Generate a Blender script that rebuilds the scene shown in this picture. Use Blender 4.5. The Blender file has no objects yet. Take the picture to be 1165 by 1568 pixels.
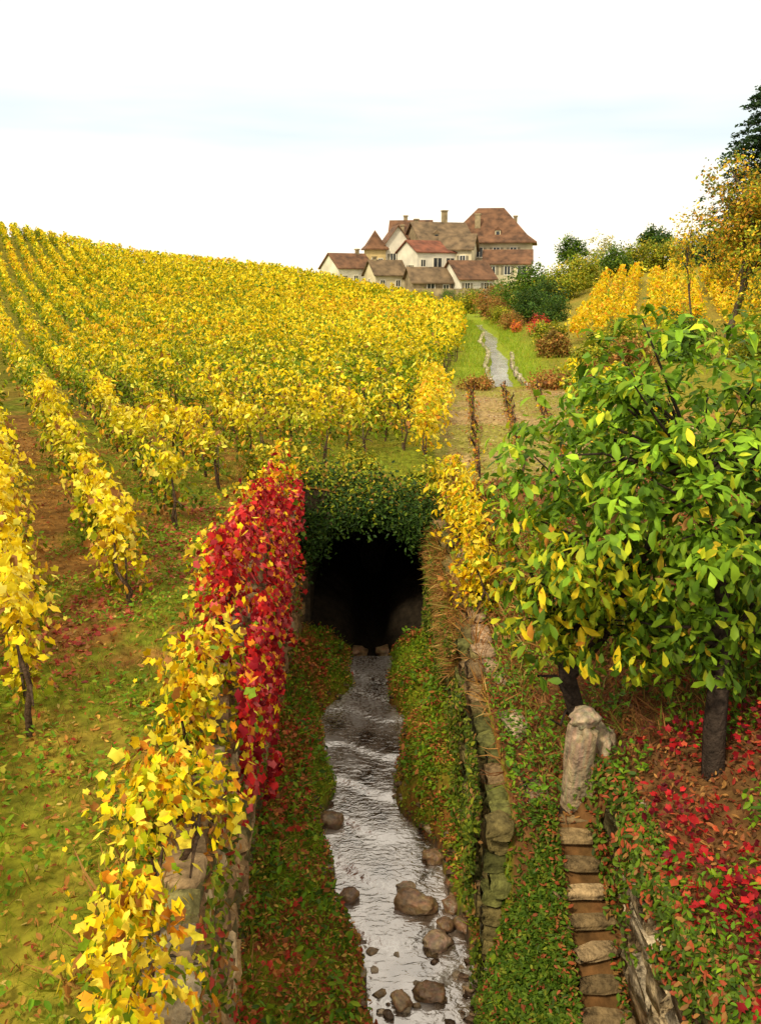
import bpy, bmesh, math, numpy as np
from mathutils import Vector
R=np.random.default_rng(7)
sc=bpy.context.scene
# ---------------------------------------------------------------- helpers
def sm(x,a,b):
    t=np.clip((np.asarray(x,float)-a)/(b-a),0,1); return t*t*(3-2*t)
def _h(ix,iy,s):
    v=np.sin(ix*127.1+iy*311.7+s*74.7)*43758.5453
    return v-np.floor(v)
def vn(x,y,s=0):
    x=np.asarray(x,float); y=np.asarray(y,float)
    ix=np.floor(x); iy=np.floor(y); fx=x-ix; fy=y-iy
    fx=fx*fx*(3-2*fx); fy=fy*fy*(3-2*fy)
    return (_h(ix,iy,s)*(1-fx)+_h(ix+1,iy,s)*fx)*(1-fy)+(_h(ix,iy+1,s)*(1-fx)+_h(ix+1,iy+1,s)*fx)*fy
def fbm(x,y,s=0,o=3):
    r=0;a=.5;t=0
    for i in range(o):
        r=r+a*vn(x*2**i,y*2**i,s+i); t+=a; a*=.5
    return r/t
def jit(c,a=.25,n=None):
    c=np.asarray(c,float); return c*(1+(R.random((len(c),1))-.5)*2*a)
def pick(cols,w,n,a=.25):
    w=np.array(w,float); w/=w.sum()
    return np.clip(jit(np.array(cols)[R.choice(len(cols),n,p=w)],a),0,.95)
# ---------------------------------------------------------------- materials
def newmat(name):
    m=bpy.data.materials.new(name); m.use_nodes=True
    nt=m.node_tree; nt.nodes.clear(); return m,nt
def N(nt,t,**k):
    n=nt.nodes.new(t)
    for a,b in k.items(): setattr(n,a,b)
    return n
def attr_mat(name,rough=.6,trans=0.0,nscale=0,namt=.3,bump=0,bscale=20,spec=.3):
    m,nt=newmat(name); L=nt.links.new
    out=N(nt,'ShaderNodeOutputMaterial'); p=N(nt,'ShaderNodeBsdfPrincipled')
    a=N(nt,'ShaderNodeAttribute',attribute_name='Col')
    col=a.outputs['Color']
    tc=N(nt,'ShaderNodeTexCoord')
    if nscale:
        no=N(nt,'ShaderNodeTexNoise'); no.inputs['Scale'].default_value=nscale; no.inputs['Detail'].default_value=6
        L(tc.outputs['Object'],no.inputs['Vector'])
        mr=N(nt,'ShaderNodeMapRange'); mr.inputs['From Min'].default_value=.3; mr.inputs['From Max'].default_value=.7
        mr.inputs['To Min'].default_value=1-namt; mr.inputs['To Max'].default_value=1+namt
        L(no.outputs['Fac'],mr.inputs['Value'])
        vm=N(nt,'ShaderNodeVectorMath',operation='SCALE'); L(col,vm.inputs[0]); L(mr.outputs[0],vm.inputs['Scale']); col=vm.outputs[0]
    L(col,p.inputs['Base Color']); p.inputs['Roughness'].default_value=rough
    p.inputs['Specular IOR Level'].default_value=spec
    if bump:
        nb=N(nt,'ShaderNodeTexNoise'); nb.inputs['Scale'].default_value=bscale; nb.inputs['Detail'].default_value=5
        L(tc.outputs['Object'],nb.inputs['Vector'])
        b=N(nt,'ShaderNodeBump'); b.inputs['Strength'].default_value=bump; b.inputs['Distance'].default_value=.03
        L(nb.outputs['Fac'],b.inputs['Height']); L(b.outputs[0],p.inputs['Normal'])
    if trans:
        t=N(nt,'ShaderNodeBsdfTranslucent'); L(col,t.inputs['Color'])
        mx=N(nt,'ShaderNodeMixShader'); mx.inputs[0].default_value=trans
        L(p.outputs[0],mx.inputs[1]); L(t.outputs[0],mx.inputs[2]); L(mx.outputs[0],out.inputs[0])
    else: L(p.outputs[0],out.inputs[0])
    return m
M_leaf=attr_mat('leaf',.5,.30,0,spec=.15)
M_ground=attr_mat('ground',.95,0,9,.45,.7,14,.1)
M_stone=attr_mat('stone',.85,0,14,.45,.9,25,.2)
M_bark=attr_mat('bark',.9,0,18,.5,.9,40,.1)
def flat_mat(name,col,rough=.8,nscale=3,namt=.25,bump=.2,wave=0):
    m,nt=newmat(name); L=nt.links.new
    out=N(nt,'ShaderNodeOutputMaterial'); p=N(nt,'ShaderNodeBsdfPrincipled'); L(p.outputs[0],out.inputs[0])
    tc=N(nt,'ShaderNodeTexCoord'); no=N(nt,'ShaderNodeTexNoise'); no.inputs['Scale'].default_value=nscale; no.inputs['Detail'].default_value=7
    L(tc.outputs['Object'],no.inputs['Vector'])
    r=N(nt,'ShaderNodeValToRGB'); e=r.color_ramp.elements
    e[0].position=.3; e[0].color=[c*(1-namt) for c in col]+[1]; e[1].position=.7; e[1].color=[min(1,c*(1+namt)) for c in col]+[1]
    L(no.outputs['Fac'],r.inputs[0]); L(r.outputs[0],p.inputs['Base Color']); p.inputs['Roughness'].default_value=rough
    b=N(nt,'ShaderNodeBump'); b.inputs['Strength'].default_value=bump; b.inputs['Distance'].default_value=.05
    if wave:
        w=N(nt,'ShaderNodeTexWave'); w.inputs['Scale'].default_value=wave; w.inputs['Distortion'].default_value=1
        L(tc.outputs['Object'],w.inputs['Vector']); L(w.outputs['Fac'],b.inputs['Height'])
    else: L(no.outputs['Fac'],b.inputs['Height'])
    L(b.outputs[0],p.inputs['Normal']); return m
M_plaster=flat_mat('plaster_cream',(.60,.52,.34),.9,.5,.25)
M_white=flat_mat('plaster_white',(.72,.67,.54),.9,.6,.2)
M_yellow=flat_mat('plaster_ochre',(.58,.43,.19),.9,.6,.2)
M_rubble=flat_mat('rubble_stone',(.30,.23,.13),.95,1.2,.45,.6)
M_tile=flat_mat('roof_tile',(.145,.068,.032),.9,.8,.6,.6,2.2)
M_tilered=flat_mat('roof_tile_red',(.19,.062,.03),.9,.8,.55,.6,2.2)
M_tilegrey=flat_mat('roof_tile_weathered',(.16,.105,.055),.9,.8,.55,.6,2.2)
M_glass=flat_mat('window_glass',(.03,.035,.04),.15,1,.1,0)
M_shut=flat_mat('shutter_wood',(.22,.19,.13),.7,2,.2)
def water_mat():
    m,nt=newmat('stream_water'); L=nt.links.new
    out=N(nt,'ShaderNodeOutputMaterial'); p=N(nt,'ShaderNodeBsdfPrincipled')
    tc=N(nt,'ShaderNodeTexCoord'); mp=N(nt,'ShaderNodeMapping'); mp.inputs['Scale'].default_value=(1,.6,1); L(tc.outputs['Object'],mp.inputs[0])
    n1=N(nt,'ShaderNodeTexNoise'); n1.inputs['Scale'].default_value=2.6; n1.inputs['Detail'].default_value=5; n1.inputs['Roughness'].default_value=.55; n1.inputs['Distortion'].default_value=.4
    L(mp.outputs[0],n1.inputs['Vector'])
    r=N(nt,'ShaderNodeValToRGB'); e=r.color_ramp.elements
    e[0].position=.36; e[0].color=(.075,.045,.025,1); e[1].position=.66; e[1].color=(.42,.37,.34,1)  # pale end of the ramp paints the sky's reflection into the water colour
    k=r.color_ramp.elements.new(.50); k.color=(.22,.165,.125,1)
    a=N(nt,'ShaderNodeAttribute',attribute_name='Col')
    n3=N(nt,'ShaderNodeTexNoise'); n3.inputs['Scale'].default_value=24; n3.inputs['Detail'].default_value=5; L(tc.outputs['Object'],n3.inputs['Vector'])
    ml=N(nt,'ShaderNodeMath',operation='MULTIPLY'); L(a.outputs['Fac'],ml.inputs[0])
    mr=N(nt,'ShaderNodeMapRange'); mr.inputs['From Min'].default_value=.44; mr.inputs['From Max'].default_value=.60; L(n3.outputs['Fac'],mr.inputs['Value']); L(mr.outputs[0],ml.inputs[1])
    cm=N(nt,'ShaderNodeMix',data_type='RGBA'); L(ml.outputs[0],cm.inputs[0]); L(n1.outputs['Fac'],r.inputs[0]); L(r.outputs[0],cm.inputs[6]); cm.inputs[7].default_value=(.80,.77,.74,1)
    L(cm.outputs[2],p.inputs['Base Color'])
    p.inputs['Roughness'].default_value=.15
    mp2=N(nt,'ShaderNodeMapping'); mp2.inputs['Scale'].default_value=(1,1.8,1); L(tc.outputs['Object'],mp2.inputs[0])
    n2=N(nt,'ShaderNodeTexNoise'); n2.inputs['Scale'].default_value=8; n2.inputs['Detail'].default_value=3; n2.inputs['Distortion'].default_value=.8
    L(mp2.outputs[0],n2.inputs['Vector'])
    b=N(nt,'ShaderNodeBump'); b.inputs['Strength'].default_value=.35; b.inputs['Distance'].default_value=.04
    L(n2.outputs['Fac'],b.inputs['Height']); L(b.outputs[0],p.inputs['Normal'])
    g=N(nt,'ShaderNodeBsdfGlossy'); g.inputs['Roughness'].default_value=.07; g.inputs['Color'].default_value=(.85,.83,.84,1); L(b.outputs[0],g.inputs['Normal'])
    mx=N(nt,'ShaderNodeMixShader'); mx.inputs[0].default_value=.36; L(p.outputs[0],mx.inputs[1]); L(g.outputs[0],mx.inputs[2]); L(mx.outputs[0],out.inputs[0])
    return m
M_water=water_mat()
# ---------------------------------------------------------------- mesh building
def link(o,parent=None):
    sc.collection.objects.link(o)
    if parent: o.parent=parent
    return o
def empty(name):
    o=bpy.data.objects.new(name,None); return link(o)
def mesh_np(name,V,F,C,mat,parent=None,smooth=False):
    me=bpy.data.meshes.new(name); V=np.asarray(V,np.float32); F=np.asarray(F,np.int32)
    n,k=F.shape
    me.vertices.add(len(V)); me.vertices.foreach_set('co',V.ravel())
    me.loops.add(n*k); me.loops.foreach_set('vertex_index',F.ravel())
    me.polygons.add(n); me.polygons.foreach_set('loop_start',np.arange(n,dtype=np.int32)*k)
    me.update(calc_edges=True)
    if smooth: me.polygons.foreach_set('use_smooth',np.ones(n,bool))
    if C is not None:
        a=me.color_attributes.new('Col','FLOAT_COLOR','POINT')
        C4=np.ones((len(V),4),np.float32); C4[:,:3]=C; a.data.foreach_set('color',C4.ravel())
    me.materials.append(mat); me.validate()
    return link(bpy.data.objects.new(name,me),parent)
def t_palm():
    v=[(0,0,0.0)]; ang=np.linspace(-math.pi,math.pi,11)[:-1]
    rr=[.32,.88,.74,1.0,.76,1.12,.78,.96,.72,.84]
    for i,(a,r) in enumerate(zip(ang,rr)): v.append((r*math.cos(a),r*math.sin(a),-.30*r*r+(.10 if i%2 else -.06)))
    f=[(0,1+i,1+(i+1)%10) for i in range(10)]
    return np.array(v)*.52,np.array(f)
def t_oval():
    v=[(-1,0,0),(-.45,.42,.14),(.3,.42,.12),(1,0,-.12),(.3,-.42,.12),(-.45,-.42,.14)]
    return np.array(v)*.55,np.array([(0,3,2,1),(0,5,4,3)])
def t_dia():
    v=[(-1,0,0),(.1,.6,.15),(1,0,-.1),(.1,-.6,.15)]
    return np.array(v)*.55,np.array([(0,2,1),(0,3,2)])
PALM,OVAL,DIA=t_palm(),t_oval(),t_dia()
OBOV=(np.array([(0,0,0),(.45,.20,.03),(.80,.24,-.06),(1.08,0,-.26),(.80,-.24,-.06),(.45,-.20,.03),(.5,0,-.05),(.82,0,-.13)]),np.array([(0,6,1),(0,5,6),(6,7,2),(6,2,1),(5,4,7),(5,7,6),(7,3,2),(4,3,7)]))
BLADE=(np.array([(0,-.03,0),(0,.03,0),(.6,.02,.03),(1,0,.2),(.6,-.02,.03)]),np.array([(0,1,2),(0,2,4),(4,2,3)]))
def unit(a): return a/np.maximum(np.linalg.norm(a,axis=1,keepdims=True),1e-6)
def leaf_arrays(P,Nn,S,C,tm,T=None):
    n=len(P); Nn=unit(Nn)
    if T is None: T=R.normal(size=(n,3))
    T=unit(T-(T*Nn).sum(1,keepdims=True)*Nn); B=np.cross(Nn,T)
    tv,tf=tm; k=len(tv); S=np.asarray(S).reshape(-1,1,1)*np.ones((n,1,1))
    asp=(.75+.4*R.random((n,1,1)))
    V=P[:,None,:]+S*(tv[None,:,0:1]*T[:,None,:]+asp*tv[None,:,1:2]*B[:,None,:]+(1+1.0*R.normal(size=(n,1,1)))*tv[None,:,2:3]*Nn[:,None,:])
    F=tf[None]+(np.arange(n)*k)[:,None,None]
    Cc=np.repeat(C,k,axis=0)*(.80+.40*R.random((n*k,1)))
    return V.reshape(-1,3),F.reshape(-1,tf.shape[1]),Cc
def leaves(name,P,Nn,S,C,tm,parent=None,T=None,mat=None):
    V,F,Cc=leaf_arrays(P,Nn,S,C,tm,T)
    return mesh_np(name,V,F,Cc,mat or M_leaf,parent)
def tubes(name,paths,col,mat,parent=None,sides=7):
    Vs=[];Fs=[];off=0
    for pts,rad in paths:
        pts=np.array(pts,float); m=len(pts)
        d=unit(np.gradient(pts,axis=0)); 
        ref=np.where(np.abs(d[:,2:3])>.9,np.array([[1.,0,0]]),np.array([[0,0,1.]]))
        a=unit(np.cross(d,ref)); b=np.cross(d,a)
        th=np.arange(sides)/sides*2*math.pi
        rr=np.array(rad)[:,None,None]*(1+.12*R.normal(size=(m,sides,1)))
        ring=pts[:,None]+rr*(np.cos(th)[None,:,None]*a[:,None]+np.sin(th)[None,:,None]*b[:,None])
        Vs.append(ring.reshape(-1,3))
        i=np.arange(m-1)[:,None]*sides; j=np.arange(sides)[None]; j2=(j+1)%sides
        Fs.append(np.stack([i+j,i+j2,i+sides+j2,i+sides+j],-1).reshape(-1,4)+off); off+=m*sides
    V=np.concatenate(Vs); F=np.concatenate(Fs)
    C=np.tile(np.array(col,float),(len(V),1))*(.8+.4*R.random((len(V),1)))
    return mesh_np(name,V,F,C,mat,parent,True)
_l=[(x,y,z) for x in(-1,0,1) for y in(-1,0,1) for z in(-1,0,1) if (x,y,z)!=(0,0,0)]
_id={p:i for i,p in enumerate(_l)}
def _bf():
    f=[]
    for ax in range(3):
        o=[a for a in range(3) if a!=ax]
        for s in(-1,1):
            for a in(-1,0):
                for b in(-1,0):
                    q=[]
                    for da,db in((0,0),(1,0),(1,1),(0,1)):
                        p=[0,0,0]; p[ax]=s; p[o[0]]=a+da; p[o[1]]=b+db; q.append(_id[tuple(p)])
                    f.append(q)
    return np.array(f)
BV=np.array(_l,float); BF=_bf()
_n=np.abs(BV).sum(1); BV=BV*np.where(_n==3,.80,np.where(_n==2,.92,1.0))[:,None]
def blocks(name,P,S,rot,C,jt=.07,parent=None,mat=None):
    P=np.asarray(P,float);n=len(P); S=np.asarray(S,float)
    V=BV[None]*(1+0*P[:,None,:1])+R.normal(size=(n,26,3))*jt
    V=V*S[:,None]*.5
    c=np.cos(rot)[:,None]; s=np.sin(rot)[:,None]
    X=V[...,0]*c-V[...,1]*s; Y=V[...,0]*s+V[...,1]*c
    V=np.stack([X,Y,V[...,2]],-1)+P[:,None]
    F=BF[None]+(np.arange(n)*26)[:,None,None]
    return mesh_np(name,V.reshape(-1,3),F.reshape(-1,4),np.repeat(C,26,axis=0)*(.85+.3*R.random((n*26,1))),mat or M_stone,parent)
# ---------------------------------------------------------------- terrain functions
def wl(y): return np.interp(y,[0,2,5,8,12,15.5,27],[-.85,-1.0,-1.35,-1.6,-1.8,-1.65,-1.4])
def wr(y): return np.interp(y,[0,6,8,12,15.5,27],[1.2,1.15,1.3,1.3,1.15,1.1])
YS=[0,7.1,8.64,9.85,10.6,11.4,12.1,12.9,13.6,14.3,15.2,27]
def sl(y): return np.interp(y,YS,[.05,.0,-.40,-.70,-.66,-.64,-.78,-.98,-.70,-.46,-.48,-.5])+.06*np.sin(y*4.1)*sm(15.2-np.asarray(y,float),0,.5)
def sr(y): return np.interp(y,YS,[1.0,.97,.90,.60,.28,.10,.26,.40,.02,.12,.12,.1])+.06*np.sin(y*3.3+1)*sm(15.2-np.asarray(y,float),0,.5)
def cx(y): return np.interp(y,[0,30,38,45,52,60,75,90,120,200],[2,4.4,5.0,6.0,6.3,7.4,8.0,10,13,20])
def Hn(x,y):
    zl=np.interp(y,[0,16,30,60,90,120,150,400,1500],[3.2,3.4,3.4,3.65,3.7,4,4.4,5,3])+.05*np.clip(-x-2,0,8)*(1-sm(y,20,40))
    zr=np.interp(y,[0,8,12,16,20,30,60,90,120,150,400,1500],[2,2,2.1,2.95,3.35,3.45,3.65,3.7,4,4.4,5,3])
    bank=(sm(x,1.7,2.4)*.6+sm(x,2.3,4.2)*.7)*(1-sm(y,12,20))
    t=sm(x,-1.5,1.1); z=zl*(1-t)+zr*t+bank
    c=cx(y); u=c-x; f=np.clip((y-25)/65,0,1)**1.3
    fl=f*(1-.95*sm(y,95,130)); fr=f*(1-.5*sm(y,100,140))
    z=z+fl*np.interp(u,[0,1,9,16.6,22,35,48,100],[0,0,1.3,2.8,3.7,5.0,7.6,15])
    z=z+fr*np.interp(-u,[0,1,5,11,30,80],[0,.1,2.0,4.6,6.2,10])*(1-sm(y,120,145)*(1-sm(x,25,40)))
    z=z+3.2*np.exp(-((x-14)/16)**2-((y-164)/12)**2)
    return z
def zs(y): return np.maximum(1.85-(7.1-y)*.75,.25)
def H(x,y,noise=True):
    x=np.asarray(x,float); y=np.asarray(y,float)
    base=Hn(x,y)
    d=np.maximum(sl(y)-x,x-sr(y))
    fl=np.where(d<0,-.14,-.02)+np.clip(d,-.1,2)*1.15*np.exp(-np.clip(d,0,2)*.5)+.12*sm(d,0,.10)
    fl=fl+.22*(fbm(x*2.5,y*2.5,5)-.5)*sm(d,-.1,.2)+.4*sm(y,15.6,16.8)*sm(d,-.6,.3)
    tm=sm(x,wl(y),wl(y)+.13)*(1-sm(x,wr(y)-.13,wr(y)))*(y<27)
    z=base*(1-tm)+fl*tm
    m=(1-sm(y,7.35,7.5))
    zz=zs(y)
    zc=np.where(x<1.65,.4+(x-1.05)/.6*(zz-.5),np.where(x<2.15,zz-.14,base))
    z=np.where(x>1.05,z*(1-m)+np.minimum(zc,base)*m,z)
    cm=(1-sm(np.abs(x-cx(y)),.36,.55))*(y>31)*(y<80)
    z=z-cm*.55
    if noise:
        z=z+(fbm(x*1.3,y*1.3,1)-.5)*.12*(1-tm)+(fbm(x*6,y*6,3)-.5)*.05
    return z
def gcol(x,y):
    n=fbm(x*.8,y*.8,11); n2=fbm(x*3.5,y*3.5,13)
    def mix(a,b,t): return np.array(a)*(1-t[...,None])+np.array(b)*t[...,None]
    brown=mix((.32,.155,.035),(.16,.08,.02),n2); green=mix((.20,.22,.015),(.11,.14,.01),n2)
    c=brown*1; k=sm(n+.25*n2,.54,.74)[...,None]; c=c*(1-k)+green*k
    k=(sm(-x,1.2,2.6)*(1-sm(y,5.0,8.2)))[...,None]*.85; c=c*(1-k)+mix((.23,.27,.012),(.13,.15,.01),n2)*k
    k=(sm(y,22,30))[...,None]; c=c*(1-k)+mix((.28,.22,.022),(.12,.13,.012),n)*k
    d=np.maximum(sl(y)-x,x-sr(y))
    inr=((x>wl(y))&(x<wr(y)+.1)&(y<27))[...,None]
    rg=mix((.15,.17,.01),(.19,.08,.018),sm(n2,.35,.75)); c=np.where(inr,rg,c)
    c=np.where(inr&(d<.05)[...,None],np.array((.08,.055,.035)),c)
    c=np.where(inr&(y>15.7)[...,None],np.array((.022,.016,.01)),c)  # tunnel floor and sides coloured near-black to paint the darkness inside
    rb=((x>wr(y))&(y<17))[...,None]; c=np.where(rb,mix((.19,.085,.03),(.10,.06,.02),n2),c)
    k=(sm(x,1.0,1.8)*sm(y,16,18)*(1-sm(y,29,31))*(1-sm(x,7,9)))[...,None]; c=c*(1-k)+mix((.38,.27,.12),(.24,.16,.055),n2)*k
    g=sm(fbm(x*.9,y*.9,99),.42,.62)[...,None]*k*.65; c=c*(1-g)+np.array((.22,.23,.025))*g
    k=((1-sm(np.abs(x-cx(y)),1.2,2.5))*sm(y,30,33))[...,None]; c=c*(1-k)+mix((.27,.32,.02),(.17,.23,.015),n)*k
    k=(sm(x-cx(y),1.5,4)*sm(y,32,38))[...,None]; c=c*(1-k)+mix((.18,.20,.02),(.30,.20,.04),n)*k
    k=sm(y,112,125)[...,None]; c=c*(1-k)+mix((.16,.20,.03),(.26,.24,.04),n)*k
    return c
xs=np.unique(np.concatenate([-np.geomspace(15,1200,36),np.arange(-15,-3,.25),np.arange(-3,3,.05),np.arange(3,15,.2),np.geomspace(15,1200,36)]))
ys=np.unique(np.concatenate([np.linspace(-30,0,12),np.arange(0,18,.08),np.arange(18,40,.25),np.arange(40,170,1.0),np.geomspace(170,1600,24)]))
GX,GY=np.meshgrid(xs,ys); GZ=H(GX,GY)
V=np.stack([GX,GY,GZ],-1).reshape(-1,3); C=gcol(GX,GY).reshape(-1,3)
nx=len(xs);ny=len(ys); i=np.arange(ny-1)[:,None]*nx; j=np.arange(nx-1)[None]
F=np.stack([i+j,i+j+1,i+nx+j+1,i+nx+j],-1).reshape(-1,4)
mesh_np('ground',V,F,C,M_ground,smooth=True)
DROPS=(7.6,8.35,9.3,10.2,11.1,12.1,13.2,13.9,14.5)
def foam_sheen(x,y):
    yy=np.asarray(y,float)+.22*np.sin(np.asarray(x)*4+1); f=0
    for y0 in DROPS: f=f+np.exp(-((yy-y0)/.10)**2)
    return np.clip(f*.65*(.2+.9*vn(x*3,y*2,8))+.45*sm(y,12,14),0,1)  # foam at the drops; last term paints a pale reflection towards the tunnel
def strip(name,y0,y1,dy,fa,fb,z,mat,parent=None,col=None):
    yy=np.arange(y0,y1,dy); a=fa(yy); b=fb(yy); m=25
    X=a[:,None]+(b-a)[:,None]*np.linspace(0,1,m)[None]; Y=np.repeat(yy[:,None],m,1)
    V=np.stack([X,Y,np.zeros_like(X)+z(X,Y)],-1).reshape(-1,3)
    C=np.repeat((col(X,Y) if col else 0*X).reshape(-1,1),3,1)
    i=np.arange(len(yy)-1)[:,None]*m; j=np.arange(m-1)[None]
    F=np.stack([i+j,i+j+1,i+m+j+1,i+m+j],-1).reshape(-1,4)
    return mesh_np(name,V,F,C,mat,parent,True)
def wz(x,y):
    yy=np.asarray(y,float)+.22*np.sin(np.asarray(x)*4+1); st=.0
    for y0 in DROPS: st=st+.028*sm(yy,y0-.08,y0+.1)
    return -.05+st+.018*(fbm(x*7,y*4,2)-.5)
strip('stream_water',0,15.45,.05,lambda y:sl(y)-.18,lambda y:sr(y)+.18,wz,M_water,None,foam_sheen)
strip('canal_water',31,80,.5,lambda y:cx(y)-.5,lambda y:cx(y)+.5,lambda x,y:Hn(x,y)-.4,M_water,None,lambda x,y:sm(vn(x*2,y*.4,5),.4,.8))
can=empty('canal_kerb')
for nm,off,yb_ in(('kerb_left',-.58,60),('kerb_right',.58,44)):
    yy=np.arange(31,yb_,.8); P=np.stack([cx(yy)+off+R.normal(size=len(yy))*.03,yy,Hn(cx(yy)+off,yy)+.0],-1)
    blocks(nm,P,np.tile((.17,.78,.2),(len(P),1)),np.full(len(P),-.07),pick([(.5,.42,.30),(.34,.28,.18)],[1,1],len(P),.2),.06,can)
# ---------------------------------------------------------------- retaining walls
def wall(name,fx,y0,y1,zb,zt,side,cols,w,parent=None,hc=.17,lc=.32):
    P=[];S=[];rot=[]
    z=zb; row=0
    while True:
        h=hc*(.7+.7*R.random()); any_=False
        y=y0+R.random()*.2
        while y<y1:
            l=lc*(.5+1.0*R.random())
            if z+h*.5<zt(y):
                any_=True
                bx=fx(y+l/2)+side*(.02+.10*(1-(z-zb)/3))+R.normal()*.03
                P.append((bx,y+l/2,z+h/2+R.normal()*.015)); S.append((.26+.06*R.random(),l*.97,h*(.85+.2*R.random())))
                e=.2; rot.append(-math.atan2(fx(y+e)-fx(y-e),2*e)+R.normal()*.06)
            y+=l
        z+=h; row+=1
        if not any_ or row>40: break
    n=len(P)
    return blocks(name,P,S,np.array(rot),pick(cols,w,n,.35),.10,parent)
SC=[(.32,.20,.09),(.22,.13,.06),(.40,.29,.16),(.15,.12,.045)]
wall('retaining_wall',lambda y:float(wl(y)),1.5,15.6,0.1,lambda y:Hn(wl(y)-.2,y)+.06,1,SC,[3,3,1.5,2])
wall('retaining_wall',lambda y:float(wr(y)),7.3,15.6,0.1,lambda y:Hn(wr(y)+.1,y)+.02,-1,[(.18,.14,.05),(.11,.11,.03),(.26,.17,.08)],[3,3,1])
y=7.5;P=[];S=[];rt=[]
while y<14.5:
    l=.35+.35*R.random(); x=1.5-.02*(y-8)
    if R.random()>.12:
        P.append((x+R.normal()*.03,y+l/2,Hn(x,y+l/2)+.05)); S.append((.24+.08*R.random(),l*.88,.10)); rt.append(R.normal()*.1)
    y+=l+ (0.15 if R.random()<.25 else 0)
blocks('coping_stones',P,S,np.array(rt),pick([(.50,.37,.24),(.33,.22,.13)],[1,1],len(P),.25),.08)
y=3;P=[];S=[];rt=[]
while y<15:
    l=.2+.3*R.random(); x=float(wl(y))+.02
    P.append((x+R.normal()*.03,y+l/2,Hn(x,y+l/2)+.03+R.normal()*.02)); S.append((.28+.08*R.random(),l*.93,.13)); rt.append(R.normal()*.12+.04); y+=l
blocks('coping_stones',P,S,np.array(rt),pick([(.36,.28,.17),(.24,.16,.08),(.16,.14,.05)],[1,2,1],len(P),.3),.11)
# stair and its side wall
st=empty('stone_stairs'); P=[];S=[];rt=[]
for k in range(-2,11):
    yy=7.1-.2*k; z=1.85-.2*.75*k
    if k==-2: z-=.08
    P.append((1.82+.014*k+R.normal()*.02,yy,z-.05)); S.append((.40+.08*R.random(),.17,.08)); rt.append(R.normal()*.08)
blocks('steps',P,S,np.array(rt),pick([(.36,.25,.13),(.22,.15,.07)],[1,1.3],len(P),.3),.11,st)
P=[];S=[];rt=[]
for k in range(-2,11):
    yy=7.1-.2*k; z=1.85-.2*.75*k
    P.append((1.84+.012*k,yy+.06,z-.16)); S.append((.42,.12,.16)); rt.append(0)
blocks('riser_shade',P,S,np.array(rt),pick([(.035,.024,.013)],[1],len(P),.2),.04,st)  # near-black colour paints the shade in the gaps between the steps
wall('stair_wall',lambda y:2.22+.02*(7-y)+.05*math.sin(y*3),3.2,7.6,0.0,lambda y:2.42+.1*math.sin(y*2.3),0,[(.38,.29,.17),(.25,.17,.09),(.50,.41,.28),(.14,.12,.05)],[2,2,1.6,1],None,.22,.40)
def rock(name,c,s,rot=0,col=(.3,.24,.17),amp=.16,parent=None,sub=3,mat=None):
    me=bpy.data.meshes.new(name)
    bm=bmesh.new(); bmesh.ops.create_icosphere(bm,subdivisions=sub,radius=1)
    s0=R.random()*50
    for v in bm.verts:
        p=v.co; q=max(abs(p.x),abs(p.y),abs(p.z)); p=p*(.55+.45/q*.8)
        k=1+amp*2*(float(fbm(p.x*1.5+s0,p.y*1.5+p.z*1.7,4))-.5)+amp*.35*(float(vn(p.x*5+s0,p.y*5+p.z*6,4))-.5)
        v.co=Vector((p.x*s[0]*k,p.y*s[1]*k,p.z*s[2]*k))
    bm.to_mesh(me); bm.free()
    a=me.color_attributes.new('Col','FLOAT_COLOR','POINT')
    for i_,d in enumerate(a.data): d.color=(*[c_*(.88+.24*R.random()) for c_ in col],1)
    for p in me.polygons: p.use_smooth=True
    me.materials.append(mat or M_stone)
    o=bpy.data.objects.new(name,me); o.location=c; o.rotation_euler=(R.normal()*.1,R.normal()*.1,rot); return link(o,parent)
# weathered end of the terrace wall: a tapering stub of tall rough stones
pil=empty('stone_pillar')
rock('main_stone',(1.88,7.62,2.28),(.13,.15,.74),.2,(.33,.25,.155),.34,pil,4).rotation_euler=(.03,.05,.2)
rock('side_stone',(2.06,7.66,2.10),(.14,.15,.64),.5,(.24,.17,.10),.36,pil,4).rotation_euler=(-.04,-.10,.5)
rock('rear_stone',(2.16,7.80,2.42),(.16,.14,.42),.9,(.36,.28,.18),.40,pil,4)
rock('foot_stone',(1.80,7.50,1.78),(.16,.14,.22),.9,(.20,.15,.08),.40,pil,3)
rock('top_stone',(1.93,7.64,2.98),(.14,.13,.09),.4,(.40,.31,.21),.4,pil,3)
M_wet=attr_mat('wet_stone',.35,0,14,.5,.7,25,.5)
rk=[(.43,8.75,.06,.27,.17,.10),(.84,8.75,.04,.14,.11,.08),(.62,8.2,.02,.2,.15,.07),(-.36,8.9,.04,.12,.11,.08),
    (-.65,10.35,.08,.16,.15,.10),(.66,9.6,.06,.15,.12,.08),(.5,7.5,.0,.17,.13,.05),(.92,9.1,.08,.15,.13,.09),(.70,10.1,.10,.12,.14,.08),(-.85,9.7,.12,.13,.1,.08),(.2,7.4,.0,.12,.1,.04),(.72,8.45,.03,.12,.1,.06),(.95,8.4,.05,.13,.1,.07),(.30,9.1,.01,.14,.1,.04),
    (-.95,15.4,.15,.35,.25,.2),(.55,15.4,.15,.35,.25,.2),(-.5,15.9,.05,.25,.2,.12),(.15,16.0,.03,.28,.2,.12)]
for r in rk: rock('boulder',r[:3],r[3:],R.random()*3,[(.30,.18,.09),(.19,.11,.055),(.38,.26,.16)][R.integers(3)],.4,None,3,M_wet)
n=520; yy=R.uniform(6.2,15.3,n); e=np.where(R.random(n)<.5,sl(yy),sr(yy))+R.normal(size=n)*.10
m=R.random(n)<.25; e=np.where(m,sl(yy)+(sr(yy)-sl(yy))*R.random(n),e)
s=R.uniform(.03,.10,n)
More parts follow.
